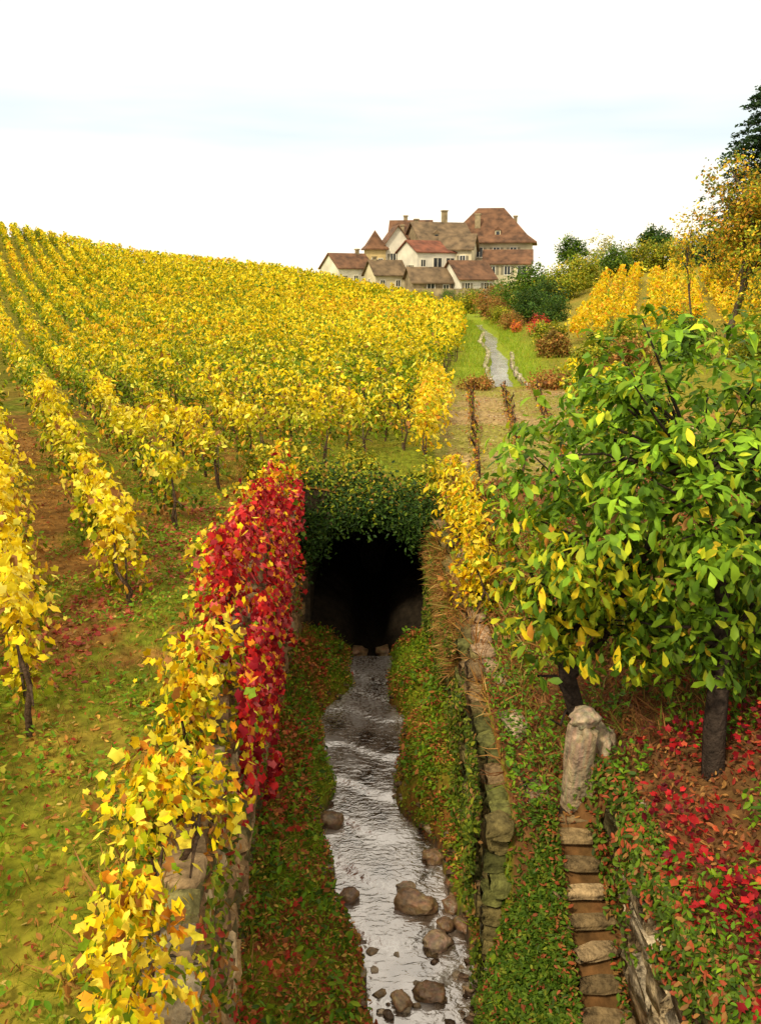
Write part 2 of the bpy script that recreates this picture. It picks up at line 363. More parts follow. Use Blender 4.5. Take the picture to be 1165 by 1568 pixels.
blocks('stream_pebbles',np.stack([e,yy,np.maximum(H(e,yy),-.04)+.005],-1),np.stack([s*1.4,s,s*.5],-1),R.random(n)*3,pick([(.26,.17,.09),(.32,.24,.16),(.12,.07,.04)],[1,1,1.8],n,.3),.14,None,M_wet)
P=[(-.2,14.35,.10),(-.18,14.85,.14),(-.15,13.75,.07)]
blocks('weir_slab',P,[(.5,.35,.1),(.45,.38,.1),(.38,.3,.08)],np.array([.05,0,.1]),pick([(.6,.54,.48)],[1],3,.1),.09,None,M_wet)
# ---------------------------------------------------------------- tunnel
tun=empty('tunnel')
def arch(x):
    t=np.clip((x+.15)/1.2,-1,1); return 1.65+1.4*np.sqrt(np.maximum(0,1-t*t))
xx=np.linspace(-1.35,1.05,33)
az=arch(xx); az[0]=az[-1]=-.3
V=[];F=[]
top=np.maximum(Hn(xx,15.5)+.02,az+.05)
for x,a,t in zip(xx,az,top): V+= [(x,15.45,a),(x,15.45,t)]
for k in range(32): F.append((2*k,2*k+2,2*k+3,2*k+1))
o=len(V)
for x,a in zip(xx,az): V+=[(x,15.45,a),(x,27.2,a)]
for k in range(32): F.append((o+2*k,o+2*k+1,o+2*k+3,o+2*k+2))
for a,b in((-2.3,-1.35),(1.05,1.7)):
    o=len(V); V+=[(a,15.46,-.3),(b,15.46,-.3),(b,15.46,Hn(b,15.5)),(a,15.46,Hn(a,15.5))]; F.append((o,o+1,o+2,o+3))
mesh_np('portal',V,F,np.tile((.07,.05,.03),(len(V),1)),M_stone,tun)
th=np.linspace(0,math.pi,17); 
P=[(-.15+1.28*math.cos(t),15.40,1.65+1.47*math.sin(t)) for t in th]
blocks('voussoirs',P,[(.22,.2,.22)]*17,np.zeros(17),pick(SC,[1,1,1,1],17),.06,tun)
X,Y=np.meshgrid(np.linspace(-2.3,1.7,60),np.linspace(15.42,27.3,90)); Z=np.maximum(Hn(X,Y)+.03+(fbm(X*1.3,Y*1.3,1)-.5)*.12,np.where((X>-1.35)&(X<1.05),arch(X)+.08,0))
ed=(1-sm(np.minimum(X+2.3,1.7-X),0,.4))*.06; V=np.stack([X,Y,Z-ed],-1).reshape(-1,3)
i=np.arange(89)[:,None]*60; j=np.arange(59)[None]; F=np.stack([i+j,i+j+1,i+60+j+1,i+60+j],-1).reshape(-1,4)
Cc=gcol(np.where(X>1.2,1.3,-1.9)+0*X,Y+3).reshape(-1,3)
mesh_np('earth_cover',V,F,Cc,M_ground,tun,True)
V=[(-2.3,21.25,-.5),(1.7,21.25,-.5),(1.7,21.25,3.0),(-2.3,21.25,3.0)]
mesh_np('dark_backing',V,[(0,1,2,3)],np.tile((.02,.016,.012),(4,1)),M_stone,tun)  # near-black sheet across the vault, its colour paints the tunnel's darkness
# ---------------------------------------------------------------- vines
YEL=(.88,.59,.010);YEL2=(.90,.71,.06);LIM=(.48,.50,.012);GRN=(.16,.26,.012);ORA=(.82,.31,.02);BRN=(.38,.16,.035);RED=(.58,.022,.022);DRED=(.27,.01,.018);PINK=(.64,.10,.10)
def vine_row(name,x0,y0,x1,y1,h=1.25,w=.2,dens=1.0,colf=None,near=True,posts=True,zoff=0,low=.3,szk=1.0,stems=True):
    L=math.hypot(x1-x0,y1-y0); root=empty(name)
    d=np.array([(x1-x0)/L,(y1-y0)/L]); nrm=np.array([-d[1],d[0]])
    bands=[(0,5.5,720,.080,PALM),(5.5,13,480,.098,PALM),(13,24,330,.115,OVAL),(24,42,185,.14,OVAL),(42,68,100,.19,DIA),(68,130,62,.26,DIA)]
    k=0
    for a,b,den,sz,tm in bands:
        ta=max(0,(a-y0)/(y1-y0)*L); tb=min(L,(b-y0)/(y1-y0)*L)
        if tb<=ta: continue
        n=int((tb-ta)*den*dens)
        if n<1: continue
        t=R.uniform(ta,tb,n); t=t+.13*np.sin(t*2*math.pi)
        ph=t+x0*3.7+y0*1.9
        hmax=h*(.66+.58*vn(ph*1.1,t*0+y0,3)); hh=low+(hmax-low)*R.random(n)**.8
        wid=w*(.45+1.1*vn(ph*1.7,hh*2+x0,5))*np.where(hh>hmax*.85,.55,1)
        lat=np.clip(R.normal(size=n),-2.2,2.2)*wid
        px=x0+d[0]*t+nrm[0]*lat; py=y0+d[1]*t+nrm[1]*lat
        pz=Hn(px,py)+zoff+hh
        gap=vn(ph*2.2,hh*3+y0*1.3,8)>.25
        px,py,pz,hh,t,lat=px[gap],py[gap],pz[gap],hh[gap],t[gap],lat[gap]; n=len(px)
        P=np.stack([px,py,pz],-1)
        Nn=R.normal(size=(n,3))*.75+np.stack([nrm[0]*np.sign(lat),nrm[1]*np.sign(lat),np.full(n,.6)],-1)
        T=R.normal(size=(n,3))*.6+np.array([0,0,-1.])
        C=colf(px,py,hh/h,n)
        leaves('leaves_%d'%k,P,Nn,szk*sz*R.uniform(.45,1.4,n),C,tm,root,T if tm is PALM else None); k+=1
    paths=[]
    Ls=min(L,max(0,(40-y0)/(y1-y0)*L)) if stems else 0
    for t in np.arange(.05,Ls,1.0):
        x=x0+d[0]*t;y=y0+d[1]*t; z=float(Hn(x,y))+zoff-.05
        pts=[(x,y,z),(x+R.normal()*.04,y+R.normal()*.04,z+.25),(x+R.normal()*.06,y+R.normal()*.06,z+.5),(x+R.normal()*.08,y+R.normal()*.08,z+min(.8,h*.8))]
        paths.append((pts,[.03,.026,.022,.01]))
        for s_ in(-1,1):
            q=pts[2]; paths.append(([q,(q[0]+s_*d[0]*.25,q[1]+s_*d[1]*.25,q[2]+.05),(q[0]+s_*d[0]*.45,q[1]+s_*d[1]*.45,q[2]+.02)],[.014,.010,.007]))
    if paths: tubes('stems',paths,(.08,.05,.03),M_bark,root,6)
    if posts and Ls>0:
        pp=[]
        for t in np.arange(.12,Ls,4.0):
            X_=x0+d[0]*t;Y_=y0+d[1]*t;z=float(Hn(X_,Y_))+zoff
            pp.append(([(X_,Y_,z-.1),(X_+R.normal()*.04,Y_+R.normal()*.04,z+h*.6)],[.014,.012]))
        tubes('posts',pp,(.11,.08,.055),M_bark,root,6)
    return root
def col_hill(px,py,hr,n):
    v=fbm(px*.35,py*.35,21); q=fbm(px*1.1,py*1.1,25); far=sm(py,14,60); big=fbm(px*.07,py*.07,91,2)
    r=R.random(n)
    tgt=np.clip(.64*hr+.46*v+.32*q+.15*far+.14*r-.40+.45*(big-.5),0,1)  # low leaves go dark green, painting in the shade between rows
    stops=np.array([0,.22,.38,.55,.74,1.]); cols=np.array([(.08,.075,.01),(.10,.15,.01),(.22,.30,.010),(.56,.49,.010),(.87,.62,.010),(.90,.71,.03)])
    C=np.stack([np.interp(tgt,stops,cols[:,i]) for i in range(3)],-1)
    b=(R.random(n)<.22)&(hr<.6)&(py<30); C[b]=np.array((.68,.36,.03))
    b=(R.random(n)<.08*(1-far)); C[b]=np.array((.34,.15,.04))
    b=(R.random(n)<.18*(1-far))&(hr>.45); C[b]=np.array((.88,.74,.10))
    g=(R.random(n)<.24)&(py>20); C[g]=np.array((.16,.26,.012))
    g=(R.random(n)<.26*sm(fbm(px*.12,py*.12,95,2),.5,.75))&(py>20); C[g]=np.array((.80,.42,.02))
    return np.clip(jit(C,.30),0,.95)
def edge(y): return np.interp(y,[0,6,15,16.5,17.2,19,29.5,40,60,90,120],[-2.6,-2.8,-2.9,-2.0,-.6,.6,1.9,3.6,5.6,8.4,12])
YY=np.linspace(2,110,2000)
cs=np.arange(-2.52,46,1.31)
for c in cs:
    X_=c-.45*YY; ok=X_<edge(YY)
    if not ok.any(): continue
    ya=YY[np.argmax(ok)]; yb=99+R.random()*2
    if ya>yb-6: continue
    ya+=R.random()*.5
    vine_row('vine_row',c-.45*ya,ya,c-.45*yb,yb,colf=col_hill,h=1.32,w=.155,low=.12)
def col_wall(px,py,hr,n):
    r=R.random(n); redness=sm(py,7.2,9.0)*(1-sm(py,13.2,15))
    redness=np.clip(redness*(.16+1.1*sm(px,-2.1,-1.6))*(.5+fbm(px*2,py*1.5,7)) ,0,1)
    Y_=pick([YEL,YEL2,LIM,ORA,GRN,BRN],[4.5,4,2.2,1.5,1.1,.9],n,.3)
    k=(hr<.4)&(R.random(n)<.45); Y_[k]=pick([GRN,LIM,BRN,ORA],[2,2,1.5,1],k.sum(),.3)
    Rd=pick([RED,DRED,PINK,ORA,YEL],[4,3,1.5,1.2,.6],n,.3)
    return np.where((r<redness)[:,None],Rd,Y_)
wy=[2.4,5.0,7.6,10.2,12.8,15.4]
for a,b in zip(wy[:-1],wy[1:]):
    vine_row('wall_vine',float(wl(a))+.0,a,float(wl(b))-.06,b,h=1.0 if a<6 else 1.12,w=.20,dens=1.5,colf=col_wall,zoff=-.16,low=.0,posts=False,szk=.92)
n=8200; y=6.6+8.0*R.beta(1.5,1.8,n); z=3.8-3.0*R.random(n)**1.35
keep=(z>.95+1.4*vn(y*1.4,y*0,3)+.16*np.abs(y-9.6))&(fbm(y*1.6,z*1.6,19)>.40); y=y[keep];z=z[keep];n=len(y)
x=wl(y)+.20+.12*R.random(n)+.22*fbm(y*2,z*2,9)
P=np.stack([x,y,z],-1); Nn=R.normal(size=(n,3))*.6+np.array([1.,-.5,.5])
leaves('red_creeper',P,Nn,R.uniform(.05,.125,n),pick([RED,DRED,PINK,ORA,YEL,GRN],[4,4,1.3,1.2,.6,.35],n,.35),PALM,T=R.normal(size=(n,3))*.4+np.array([0,0,-1.]))
def col_y(px,py,hr,n): return pick([YEL,YEL2,LIM,ORA,GRN,BRN],[5,4,2.0,.6,.7,.4],n,.25)
vine_row('vine_row',1.50,12.2,1.35,17,h=1.0,w=.18,dens=1.3,colf=col_y,posts=False,low=.05)
vine_row('vine_row',.95,18.2,1.75,30,h=1.15,w=.2,dens=1.2,colf=col_y)
def col_bare(px,py,hr,n): return pick([BRN,ORA,(.3,.13,.07),YEL,GRN],[4,.6,2,.7,1.5],n,.3)
for x0,y0,x1,y1 in((1.9,17,2.9,29),(2.8,17.2,4.0,29),(3.7,17.5,5.0,29)):
    vine_row('bare_vine_row',x0,y0,x1,y1,h=.42,w=.07,dens=.22,colf=col_bare,szk=.6,posts=False,low=.05)
for x0,y0,x1,y1 in((4.7,18,6.1,29),(5.8,18,7.4,29)):
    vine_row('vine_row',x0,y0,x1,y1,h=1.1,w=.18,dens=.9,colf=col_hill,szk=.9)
for k,x0 in enumerate(np.arange(9.6,34,1.3)):
    ya=45+ (k%3)*.5 + max(0,(x0-20))*.1; yb=ya+28
    vine_row('vine_row',x0,ya,x0+8.4,yb,h=1.45,w=.24,dens=1.3,colf=lambda px,py,hr,n:pick([YEL,YEL2,LIM,ORA,GRN],[5,2,1.2,1,.7],n,.25))
# ---------------------------------------------------------------- crowns, trees, shrubs
def clumps(c,r,nc,per,cr,flat=1.0,shell=.55,wob=.25):
    c=np.array(c,float); r=np.array(r,float)
    D=unit(R.normal(size=(nc,3))); rad=shell+(1-shell)*R.random((nc,1))
    rad=rad*(1+wob*(R.random((nc,1))-.5)*2)
    CC=c+D*rad*r
    P=np.repeat(CC,per,0)+R.normal(size=(nc*per,3))*cr*np.array([1,1,flat])*.55
    return P,np.repeat(D,per,0),CC
def tree(name,base,c,r,nc,per,cr,size,cols,w,tm=DIA,trunk=.15,barkc=(.12,.09,.06),limbs=8,shell=.45,vj=.3):
    root=empty(name)
    P,D,CC=clumps(c,r,nc,per,cr,shell=shell)
    n=len(P)
    tone=np.repeat(.55+.9*R.random(nc),per)[:,None]
    C=np.clip(pick(cols,w,n,vj)*tone,0,.95)
    leaves('crown',P,R.normal(size=(n,3))*.7+D*.6+np.array([0,0,.5]),size*R.uniform(.6,1.3,n),C,tm,root)
    if trunk:
        b=np.array(base,float); c=np.array(c,float); paths=[]
        mid=b*.5+c*.5+np.array([R.normal()*.1*r[0],0,0])*.5
        paths.append(([b,(b+mid)/2,mid,c],[trunk,trunk*.8,trunk*.65,trunk*.4]))
        for k in range(limbs):
            t=CC[R.integers(nc)]; s=b+(c-b)*R.uniform(.45,1)
            paths.append(([s,(s+t)/2+np.array([0,0,.1*r[2]]),t],[trunk*.42,trunk*.25,trunk*.08]))
        tubes('trunk',paths,barkc,M_bark,root)
    return root
def gz(x,y): return float(Hn(x,y))
def shrub(name,x,y,r,cols,w,nc=60,per=26,size=None,zc=None,ry=None,rz=None):
    z=gz(x,y)+(rz or r)*.55 if zc is None else zc
    tree(name,(x,y,gz(x,y)-.1),(x,y,z),(r,ry or r,rz or r),nc,per,r*.28,size or r*.11,cols,w,DIA,.05*r,limbs=5,shell=.35)
G1=[(.11,.21,.02),(.05,.11,.012),(.22,.30,.02)]; G2=[(.32,.34,.02),(.17,.23,.018),(.55,.42,.03)]; G3=[(.035,.085,.015),(.06,.12,.015),(.11,.17,.02)]; BR=[(.36,.15,.04),(.25,.19,.03),(.42,.27,.06)]
for x,y,r,cs_ in((12.6,76,2.0,G1),(14.6,73,1.8,G2),(17.0,77,1.8,G2),(12.4,68,1.5,G3),(20.4,80,1.7,G1),(22.8,82,1.8,G2),(25.3,82,1.7,G2),(28,84,1.8,G1),(31,86,1.9,G2),(34,86,2,G1),
                 (10.4,64,1.35,G3),(11.3,60,1.1,G3),(10.7,86,1.9,BR),(8.8,94,1.5,G2),(9.7,76,1.2,BR),(10.9,80,1.4,G1),(9.2,70,.9,G2),(9.0,62,.8,BR)):
    shrub('shrub',x,y,r,cs_,[3,2.5,1.5],100,42)
shrub('red_shrub',9.4,54,.75,[RED,PINK,ORA],[3,3,1],50,30,.09)
shrub('red_shrub',8.7,58,.5,[PINK,ORA,BRN],[3,3,1],40,30,.09)
for x,y,r,cs_ in((8.2,34,.9,G2),(10.2,38,1.2,G2),(12.4,37,1.2,G1),(14.6,35,1.2,G2),(9.2,33,.9,BR),(7.9,41,.7,BR),(8.6,46,.8,G2)):
    shrub('shrub',x,y,r,cs_,[2,3,1],100,60,.12)
shrub('brown_hedge',6.0,30.4,1.0,BR,[4,1,1],70,40,.10,None,.6,.3)
shrub('brown_hedge',7.8,30.8,1.2,BR,[4,1,1],70,40,.10,None,.6,.35)
shrub('brown_hedge',3.3,30.2,.6,BR,[4,2,1],50,40,.08,None,.5,.25)
for x,y,r,cs_ in((-10,122,1.5,G1),(-12.5,124,.8,G1),(-34.5,93,.9,G2),(-33,93,.8,G2),(-36,93,.8,G2)):
    shrub('shrub',x,y,r,cs_,[2,2,1],60,34)
for x,y,r,cs_ in((-2,134,1.2,G2),(2,133,1.2,G1),(6.5,132,1.3,G2),(10,131,1.3,G1),(13.5,130,1.5,G1),(17.5,132,2.0,G1),(21,136,2.2,G2),(24,138,2.4,G1),(28,142,2.4,G2)):
    shrub('shrub',x,y,r,cs_,[2,2,1],70,34,None,None,None,r*.8)
tree('ornamental_tree',(22.8,110,8),(22.8,110,10.4),(1.7,1.6,1.6),60,50,.5,.25,G1,[3,2,1],DIA,.15)
tree('pale_tree',(26.4,110,8),(26.4,110,10.3),(2.2,2,1.9),50,22,.5,.25,[(.5,.45,.12),(.35,.35,.12)],[1,1],DIA,.12)
tree('round_tree',(29.6,100,8),(29.6,100,11.1),(2.0,1.8,1.4),80,56,.45,.25,G3,[2,3,1],DIA,.22,limbs=3)
tree('autumn_tree',(15.4,40,4.5),(16.2,40,9.2),(3.2,2.4,2.6),260,48,.42,.155,[(.72,.45,.03),(.30,.34,.02),(.60,.26,.03),(.15,.20,.02)],[3,3,1.5,2],DIA,.22,limbs=26,shell=.25)
tree('autumn_tree',(14.2,41,4.5),(13.5,41,8.6),(.9,1.0,1.6),34,14,.35,.16,[(.80,.58,.05),(.5,.45,.04)],[3,2],DIA,.06,limbs=14,shell=.2)
tree('autumn_tree',(18,38,4.5),(17.6,38,6.8),(2.6,2.2,1.8),170,44,.42,.155,[(.66,.44,.03),(.28,.32,.02),(.1,.15,.02)],[3,3,2],DIA,.2,limbs=16,shell=.3)
con=empty('conifer_tree'); P=[]
for k in range(22):
    f=k/21.; z=19.6-11*f; rad=.3+4.1*f**.65
    nb=int(8+8*f)
    for b in range(nb):
        a=R.random()*2*math.pi; rr=rad*R.uniform(.6,1.15)
        m=int(50+70*f); t=R.random(m)**.7
        q=np.stack([25.0+np.cos(a)*rr*t,62+np.sin(a)*rr*t,z+.25*t*rr-.40*rr*t*t+R.normal(size=m)*.09],-1)
        q[:,:2]+=R.normal(size=(m,2))*.14; P.append(q)
P=np.concatenate(P); n=len(P)
leaves('needles',P,R.normal(size=(n,3))*.4+np.array([0,0,1.]),R.uniform(.16,.34,n),pick([(.04,.085,.035),(.07,.12,.04)],[2,1],n,.35),DIA,con)
tubes('trunk',[([(25.0,62,4),(25.0,62,12),(25.0,62,19.3)],[.35,.22,.03])],(.1,.07,.05),M_bark,con)
# ---------------------------------------------------------------- near broadleaf tree on right
wt=empty('walnut_tree')
main=[(2.04,8.0,2.3),(1.97,8.02,2.8),(1.84,8.05,3.2),(1.76,8.1,3.65)]
paths=[(main,[.10,.085,.075,.06])]
def limb(a,b,r0,r1,bend=.15):
    a=np.array(a,float);b=np.array(b,float)
    m1=a+(b-a)*.33+R.normal(size=3)*bend*.5+np.array([0,0,bend]); m2=a+(b-a)*.66+R.normal(size=3)*bend*.5+np.array([0,0,bend*.7])
    paths.append(([a,m1,m2,b],[r0,r0*.75+r1*.25,r0*.4+r1*.6,r1])); return m2
limb(main[2],(2.4,7.9,4.3),.06,.035); limb((2.4,7.9,4.3),(2.9,7.9,5.6),.035,.015); limb((1.95,8.02,2.9),(1.5,7.8,3.35),.03,.012); limb((1.95,8.02,2.75),(1.62,7.7,2.95),.02,.008)
t2=[(2.95,7.0,2.5),(2.93,7.05,3.2),(2.98,7.2,3.9),(3.0,7.5,4.8)]
paths.append((t2,[.10,.09,.075,.05]))
cc=np.array((3.05,7.9,4.95)); rr_=np.array((1.85,1.35,1.62))
nc=1550
D=unit(R.normal(size=(nc,3))); 
lob=.74+.56*vn(D[:,0]*2.6+5,D[:,2]*2.6+D[:,1]*1.3,15)
rad=(.30+.70*R.random(nc)**.6)*lob
CC=cc+D*rad[:,None]*rr_
ex=np.array([1.66,7.9,4.25])+R.normal(size=(120,3))*np.array([.27,.35,.32]); CC=np.concatenate([CC,ex])
ex=np.array([2.45,7.6,3.85])+R.normal(size=(80,3))*np.array([.35,.35,.16]); CC=np.concatenate([CC,ex])
ex=np.array([2.2,8.0,5.75])+R.normal(size=(80,3))*np.array([.28,.3,.36]); CC=np.concatenate([CC,ex])
holes=vn(CC[:,0]*2.3+3,CC[:,2]*2.3+1,88)*.7+.3*vn(CC[:,0]*2.3,CC[:,1]*2.3,89)
k_=(CC[:,2]>3.45+.12*np.sin(CC[:,0]*7))&(holes>.26); CC=CC[k_]; D=unit(CC-cc); nc=len(CC)
per=7
ang=(np.arange(per)/per*2*math.pi)[None]+R.random((nc,1))*6.28+R.normal(size=(nc,per))*.35
tilt=R.normal(size=(nc,1,3))*.45
rd=np.stack([np.cos(ang),np.sin(ang),np.full_like(ang,-.45)],-1)+tilt+D[:,None]*.35
T=rd.reshape(-1,3)+R.normal(size=(nc*per,3))*.22
Nn=(np.array([0,0,1.])+D[:,None]*.45+rd*.35+R.normal(size=(nc,per,3))*.32).reshape(-1,3)
P=np.repeat(CC,per,0)+T*.02+R.normal(size=(nc*per,3))*.04; n=len(P)
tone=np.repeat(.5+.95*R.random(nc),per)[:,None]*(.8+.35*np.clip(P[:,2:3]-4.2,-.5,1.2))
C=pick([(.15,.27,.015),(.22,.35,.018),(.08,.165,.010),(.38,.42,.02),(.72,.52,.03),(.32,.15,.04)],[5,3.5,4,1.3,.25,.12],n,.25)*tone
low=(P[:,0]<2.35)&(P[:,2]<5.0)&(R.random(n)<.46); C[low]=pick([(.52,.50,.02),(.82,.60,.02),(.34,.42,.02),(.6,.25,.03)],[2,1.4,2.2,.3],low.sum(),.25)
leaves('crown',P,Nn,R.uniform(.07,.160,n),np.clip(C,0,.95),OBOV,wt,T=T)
starts=[np.array(t2[1]),np.array(t2[2]),np.array(t2[3]),np.array(main[3]),np.array((2.4,7.9,4.3)),np.array((2.9,7.9,5.2))]
for q in CC[R.choice(nc,110,replace=False)]:
    s_=min(starts,key=lambda a:np.linalg.norm(a-q)+ (2 if a[2]>q[2]+.3 else 0)); limb(s_,q,.022,.006,.08)
tubes('trunk',paths,(.045,.032,.024),M_bark,wt,8)
# ---------------------------------------------------------------- ground cover
def scatter(name,n,x0,x1,y0,y1,size,cols,w,tm,mask=None,lift=.015,flat=.45,zf=None,va=.3,T=None):
    x=R.uniform(x0,x1,n); y=R.uniform(y0,y1,n)
    if mask is not None: k=mask(x,y); x=x[k];y=y[k]
    n=len(x); z=(zf or H)(x,y)+lift*(.3+R.random(n))
    Nn=R.normal(size=(n,3))*flat+np.array([0,-.1,1.])
    return leaves(name,np.stack([x,y,z],-1),Nn,R.uniform(size*.6,size*1.3,n),pick(cols,w,n,va),tm)
def blades(name,n,x0,x1,y0,y1,h,cols,w,mask=None,up=1.0,zf=None):
    x=R.uniform(x0,x1,n); y=R.uniform(y0,y1,n)
    if mask is not None: k=mask(x,y); x=x[k];y=y[k]
    n=len(x); z=(zf or H)(x,y)-.01
    T=R.normal(size=(n,3))*.45+np.array([0,0,up]); 
    return leaves(name,np.stack([x,y,z],-1),R.normal(size=(n,3)),R.uniform(h*.5,h*1.3,n),pick(cols,w,n,.3),BLADE,T=T)
leftm=lambda x,y:(x<wl(y)-.05)
FALL=[(.44,.20,.04),(.30,.115,.025),(.58,.34,.06),(.60,.44,.12),(.40,.05,.03)]
scatter('fallen_leaves',30000,-9,-1,2.5,20,.05,FALL,[4,4,2,.8,.8],OVAL,lambda x,y:leftm(x,y)&(R.random(len(x))<.2+.9*fbm(x*.9,y*.9,31)),.03)
scatter('fallen_leaves',3000,-3.6,-1.6,7.5,14,.065,[(.40,.06,.05),(.5,.12,.06),(.42,.2,.07)],[2,1,1],PALM,lambda x,y:leftm(x,y)&(vn(x*1.2,y*1.2,33)>.45),.02)
gm=lambda x,y:leftm(x,y)&(fbm(x*.8,y*.8,11)+.25*fbm(x*3.5,y*3.5,13)+.30*(y<8)*(x<-1.6)>.56)
blades('grass',64000,-8,-1,2.5,16,.09,[(.22,.28,.012),(.36,.29,.04),(.13,.20,.01)],[2.4,1,2],gm)
blades('dry_grass',13000,-9,-1.5,4,18,.12,[(.44,.26,.06),(.30,.16,.035)],[1,1],leftm,.5)
scatter('weeds',22000,-8,-1.2,2.5,15,.055,[(.12,.25,.01),(.20,.31,.012),(.34,.31,.03)],[2,2,.7],OVAL,lambda x,y:leftm(x,y)&(vn(x*2.1,y*2.1,37)>.57-.10*(y<6)),.10)
ravm=lambda x,y:(x>wl(y)+.12)&(x<wr(y)-.08)&(np.maximum(sl(y)-x,x-sr(y))>.03)
scatter('clover',42000,-2,1.6,5,15.6,.045,[(.13,.25,.012),(.24,.33,.015),(.40,.36,.03),(.08,.14,.012)],[3,4,1.5,2],OVAL,lambda x,y:ravm(x,y)&(fbm(x*2.5,y*2.5,41)>.38),.10,.5)
scatter('bank_weeds',12000,-2,1.6,5,15.4,.08,[(.12,.24,.012),(.22,.31,.015),(.36,.13,.035),(.06,.12,.01)],[3,3,1,2],OVAL,lambda x,y:ravm(x,y)&(vn(x*2.2,y*2.2,47)>.5)&(np.maximum(sl(y)-x,x-sr(y))>.14),.26,.7)
scatter('fallen_leaves',22000,-2,1.6,5,15.6,.05,[(.42,.06,.03),(.50,.22,.05),(.30,.10,.03),(.62,.40,.08)],[2,3,3,1],OVAL,lambda x,y:ravm(x,y)&(fbm(x*2,y*2,43)>.42),.14)
scatter('bank_creeper',5200,-1.7,.2,5.6,14.5,.07,[(.50,.05,.03),(.52,.17,.04),(.34,.10,.03)],[2,2,2],PALM,lambda x,y:ravm(x,y)&(x<wl(y)+.8)&(fbm(x*1.5,y*1.5,49)>.45),.22,.6)
blades('grass',16000,-2,1.6,5,15.6,.13,[(.21,.30,.015),(.34,.31,.03),(.38,.21,.06)],[3,2,1],ravm)
blades('bright_grass',14000,-1.7,1.2,13.0,15.3,.10,[(.27,.45,.015),(.19,.36,.012)],[1,1],lambda x,y:ravm(x,y))
n=15000; y=R.uniform(7.4,15.4,n); z=R.random(n)*2.05+.1+.9*sm(y,12,15.5)*R.random(n); x=wr(y)-.20-.10*R.random(n)-.16*fbm(y*2,z*2,51)
k=fbm(y*1.3,z*1.3,53)>.40; x,y,z=x[k],y[k],z[k]; n=len(x)
leaves('ivy',np.stack([x,y,z],-1),R.normal(size=(n,3))*.5+np.array([-1,-.5,.6]),R.uniform(.035,.075,n),pick([(.11,.16,.012),(.055,.09,.01),(.22,.24,.02),(.30,.15,.05)],[3,2.5,1.5,1],n,.3),OVAL)
scatter('ivy',20000,.9,1.66,4.2,7.5,.055,[(.06,.12,.01),(.11,.18,.015),(.19,.22,.02),(.36,.10,.04)],[3,3,1,.6],OVAL,None,.14,.6)
n=2600; x=R.uniform(1.55,2.15,n);y=R.uniform(4.8,7.7,n); k=np.abs(x-1.84)>.15; x=x[k];y=y[k];n=len(x)
leaves('stair_weeds',np.stack([x,y,zs(y)-.05+.12*R.random(n)],-1),R.normal(size=(n,3))*.5+np.array([0,0,1.]),R.uniform(.03,.07,n),pick([(.09,.17,.012),(.38,.09,.03),(.33,.18,.05)],[2.5,1,1],n,.3),OVAL)
n=6000; y=R.uniform(3.2,7.6,n); z=2.62-1.4*R.random(n)**2.4*(.2+1.1*vn(y*2,y*0,61)); x=2.06-.10*R.random(n)+.02*(7-y)+.05*np.sin(y*3)+.25*sm(z,2.3,2.62)*R.random(n)
k=(fbm(y*1.7,z*1.7,62)>.50)|(z>2.40); x,y,z=x[k],y[k],z[k]; n=len(x)
leaves('hanging_ivy',np.stack([x,y,z],-1),R.normal(size=(n,3))*.5+np.array([-.8,-.5,.8]),R.uniform(.04,.08,n),pick([(.12,.20,.012),(.06,.10,.01),(.38,.08,.03),(.34,.17,.05)],[3,3,1.2,1.2],n,.3),OVAL)
rbm=lambda x,y:(x>np.where(y<7.4,2.12,1.3))
scatter('fallen_leaves',42000,1.2,7,3,17,.055,[(.36,.12,.04),(.24,.07,.03),(.48,.24,.07),(.15,.07,.03),(.42,.04,.03)],[4,4,2.4,3,1],OVAL,rbm,.07,.6)
scatter('weeds',34000,1.3,6,3,16,.06,[(.12,.25,.012),(.21,.33,.015),(.06,.13,.01)],[3,2,2],OVAL,lambda x,y:rbm(x,y)&(fbm(x*1.5,y*1.5,63)>.46),.22,.55)
scatter('red_creeper',11000,2.1,4.5,3,7.6,.065,[(.50,.02,.022),(.32,.012,.018),(.58,.10,.04),(.16,.012,.02)],[3,3,1,3],PALM,lambda x,y:rbm(x,y)&(R.random(len(x))<2.8*(fbm(x*1.6,y*1.6,67)-.49+.10*(y<5.8)*(x>2.4))),.26,.7)
blades('dry_grass',10000,.7,2.4,9.5,15.6,.38,[(.46,.24,.06),(.34,.15,.045),(.55,.37,.12)],[3,3,1],lambda x,y:(x>wr(y)-.05)&(np.abs(x-1.5)>.12)&(vn(x*2,y*1.5,73)>.42),.45)
n=5000; y=R.uniform(11.5,15.4,n); x=wr(y)-.08-.18*R.random(n); z=Hn(wr(y)+.05,y)-.55*R.random(n)**1.4
T=R.normal(size=(n,3))*.45+np.array([-.8,-.3,-.3])
leaves('bracken',np.stack([x,y,z],-1),R.normal(size=(n,3)),R.uniform(.12,.36,n),pick([(.46,.24,.06),(.36,.16,.05),(.52,.38,.10),(.2,.22,.03)],[3,3,1,1.5],n,.3),BLADE,T=T)
blades('dry_grass',6500,1.3,4,7.6,12,.28,[(.38,.19,.055),(.24,.10,.04),(.2,.24,.03)],[1,1,.5],lambda x,y:rbm(x,y)&(np.abs(x-1.5)>.13),.4)
blades('dry_grass',3600,-1.75,-1.1,4,15,.30,[(.36,.19,.05),(.22,.23,.02)],[1,1],None,.6)
n=12000; y=R.uniform(3.0,15.3,n); z=.4+2.9*R.random(n)**1.1; x=wl(y)+.20+.14*R.random(n)*(1.5-z*.3)
k=(fbm(y*1.1,z*1.1,77)>.60)|((y<5.6)&(R.random(n)<.6)); x,y,z=x[k],y[k],z[k]; n=len(x)
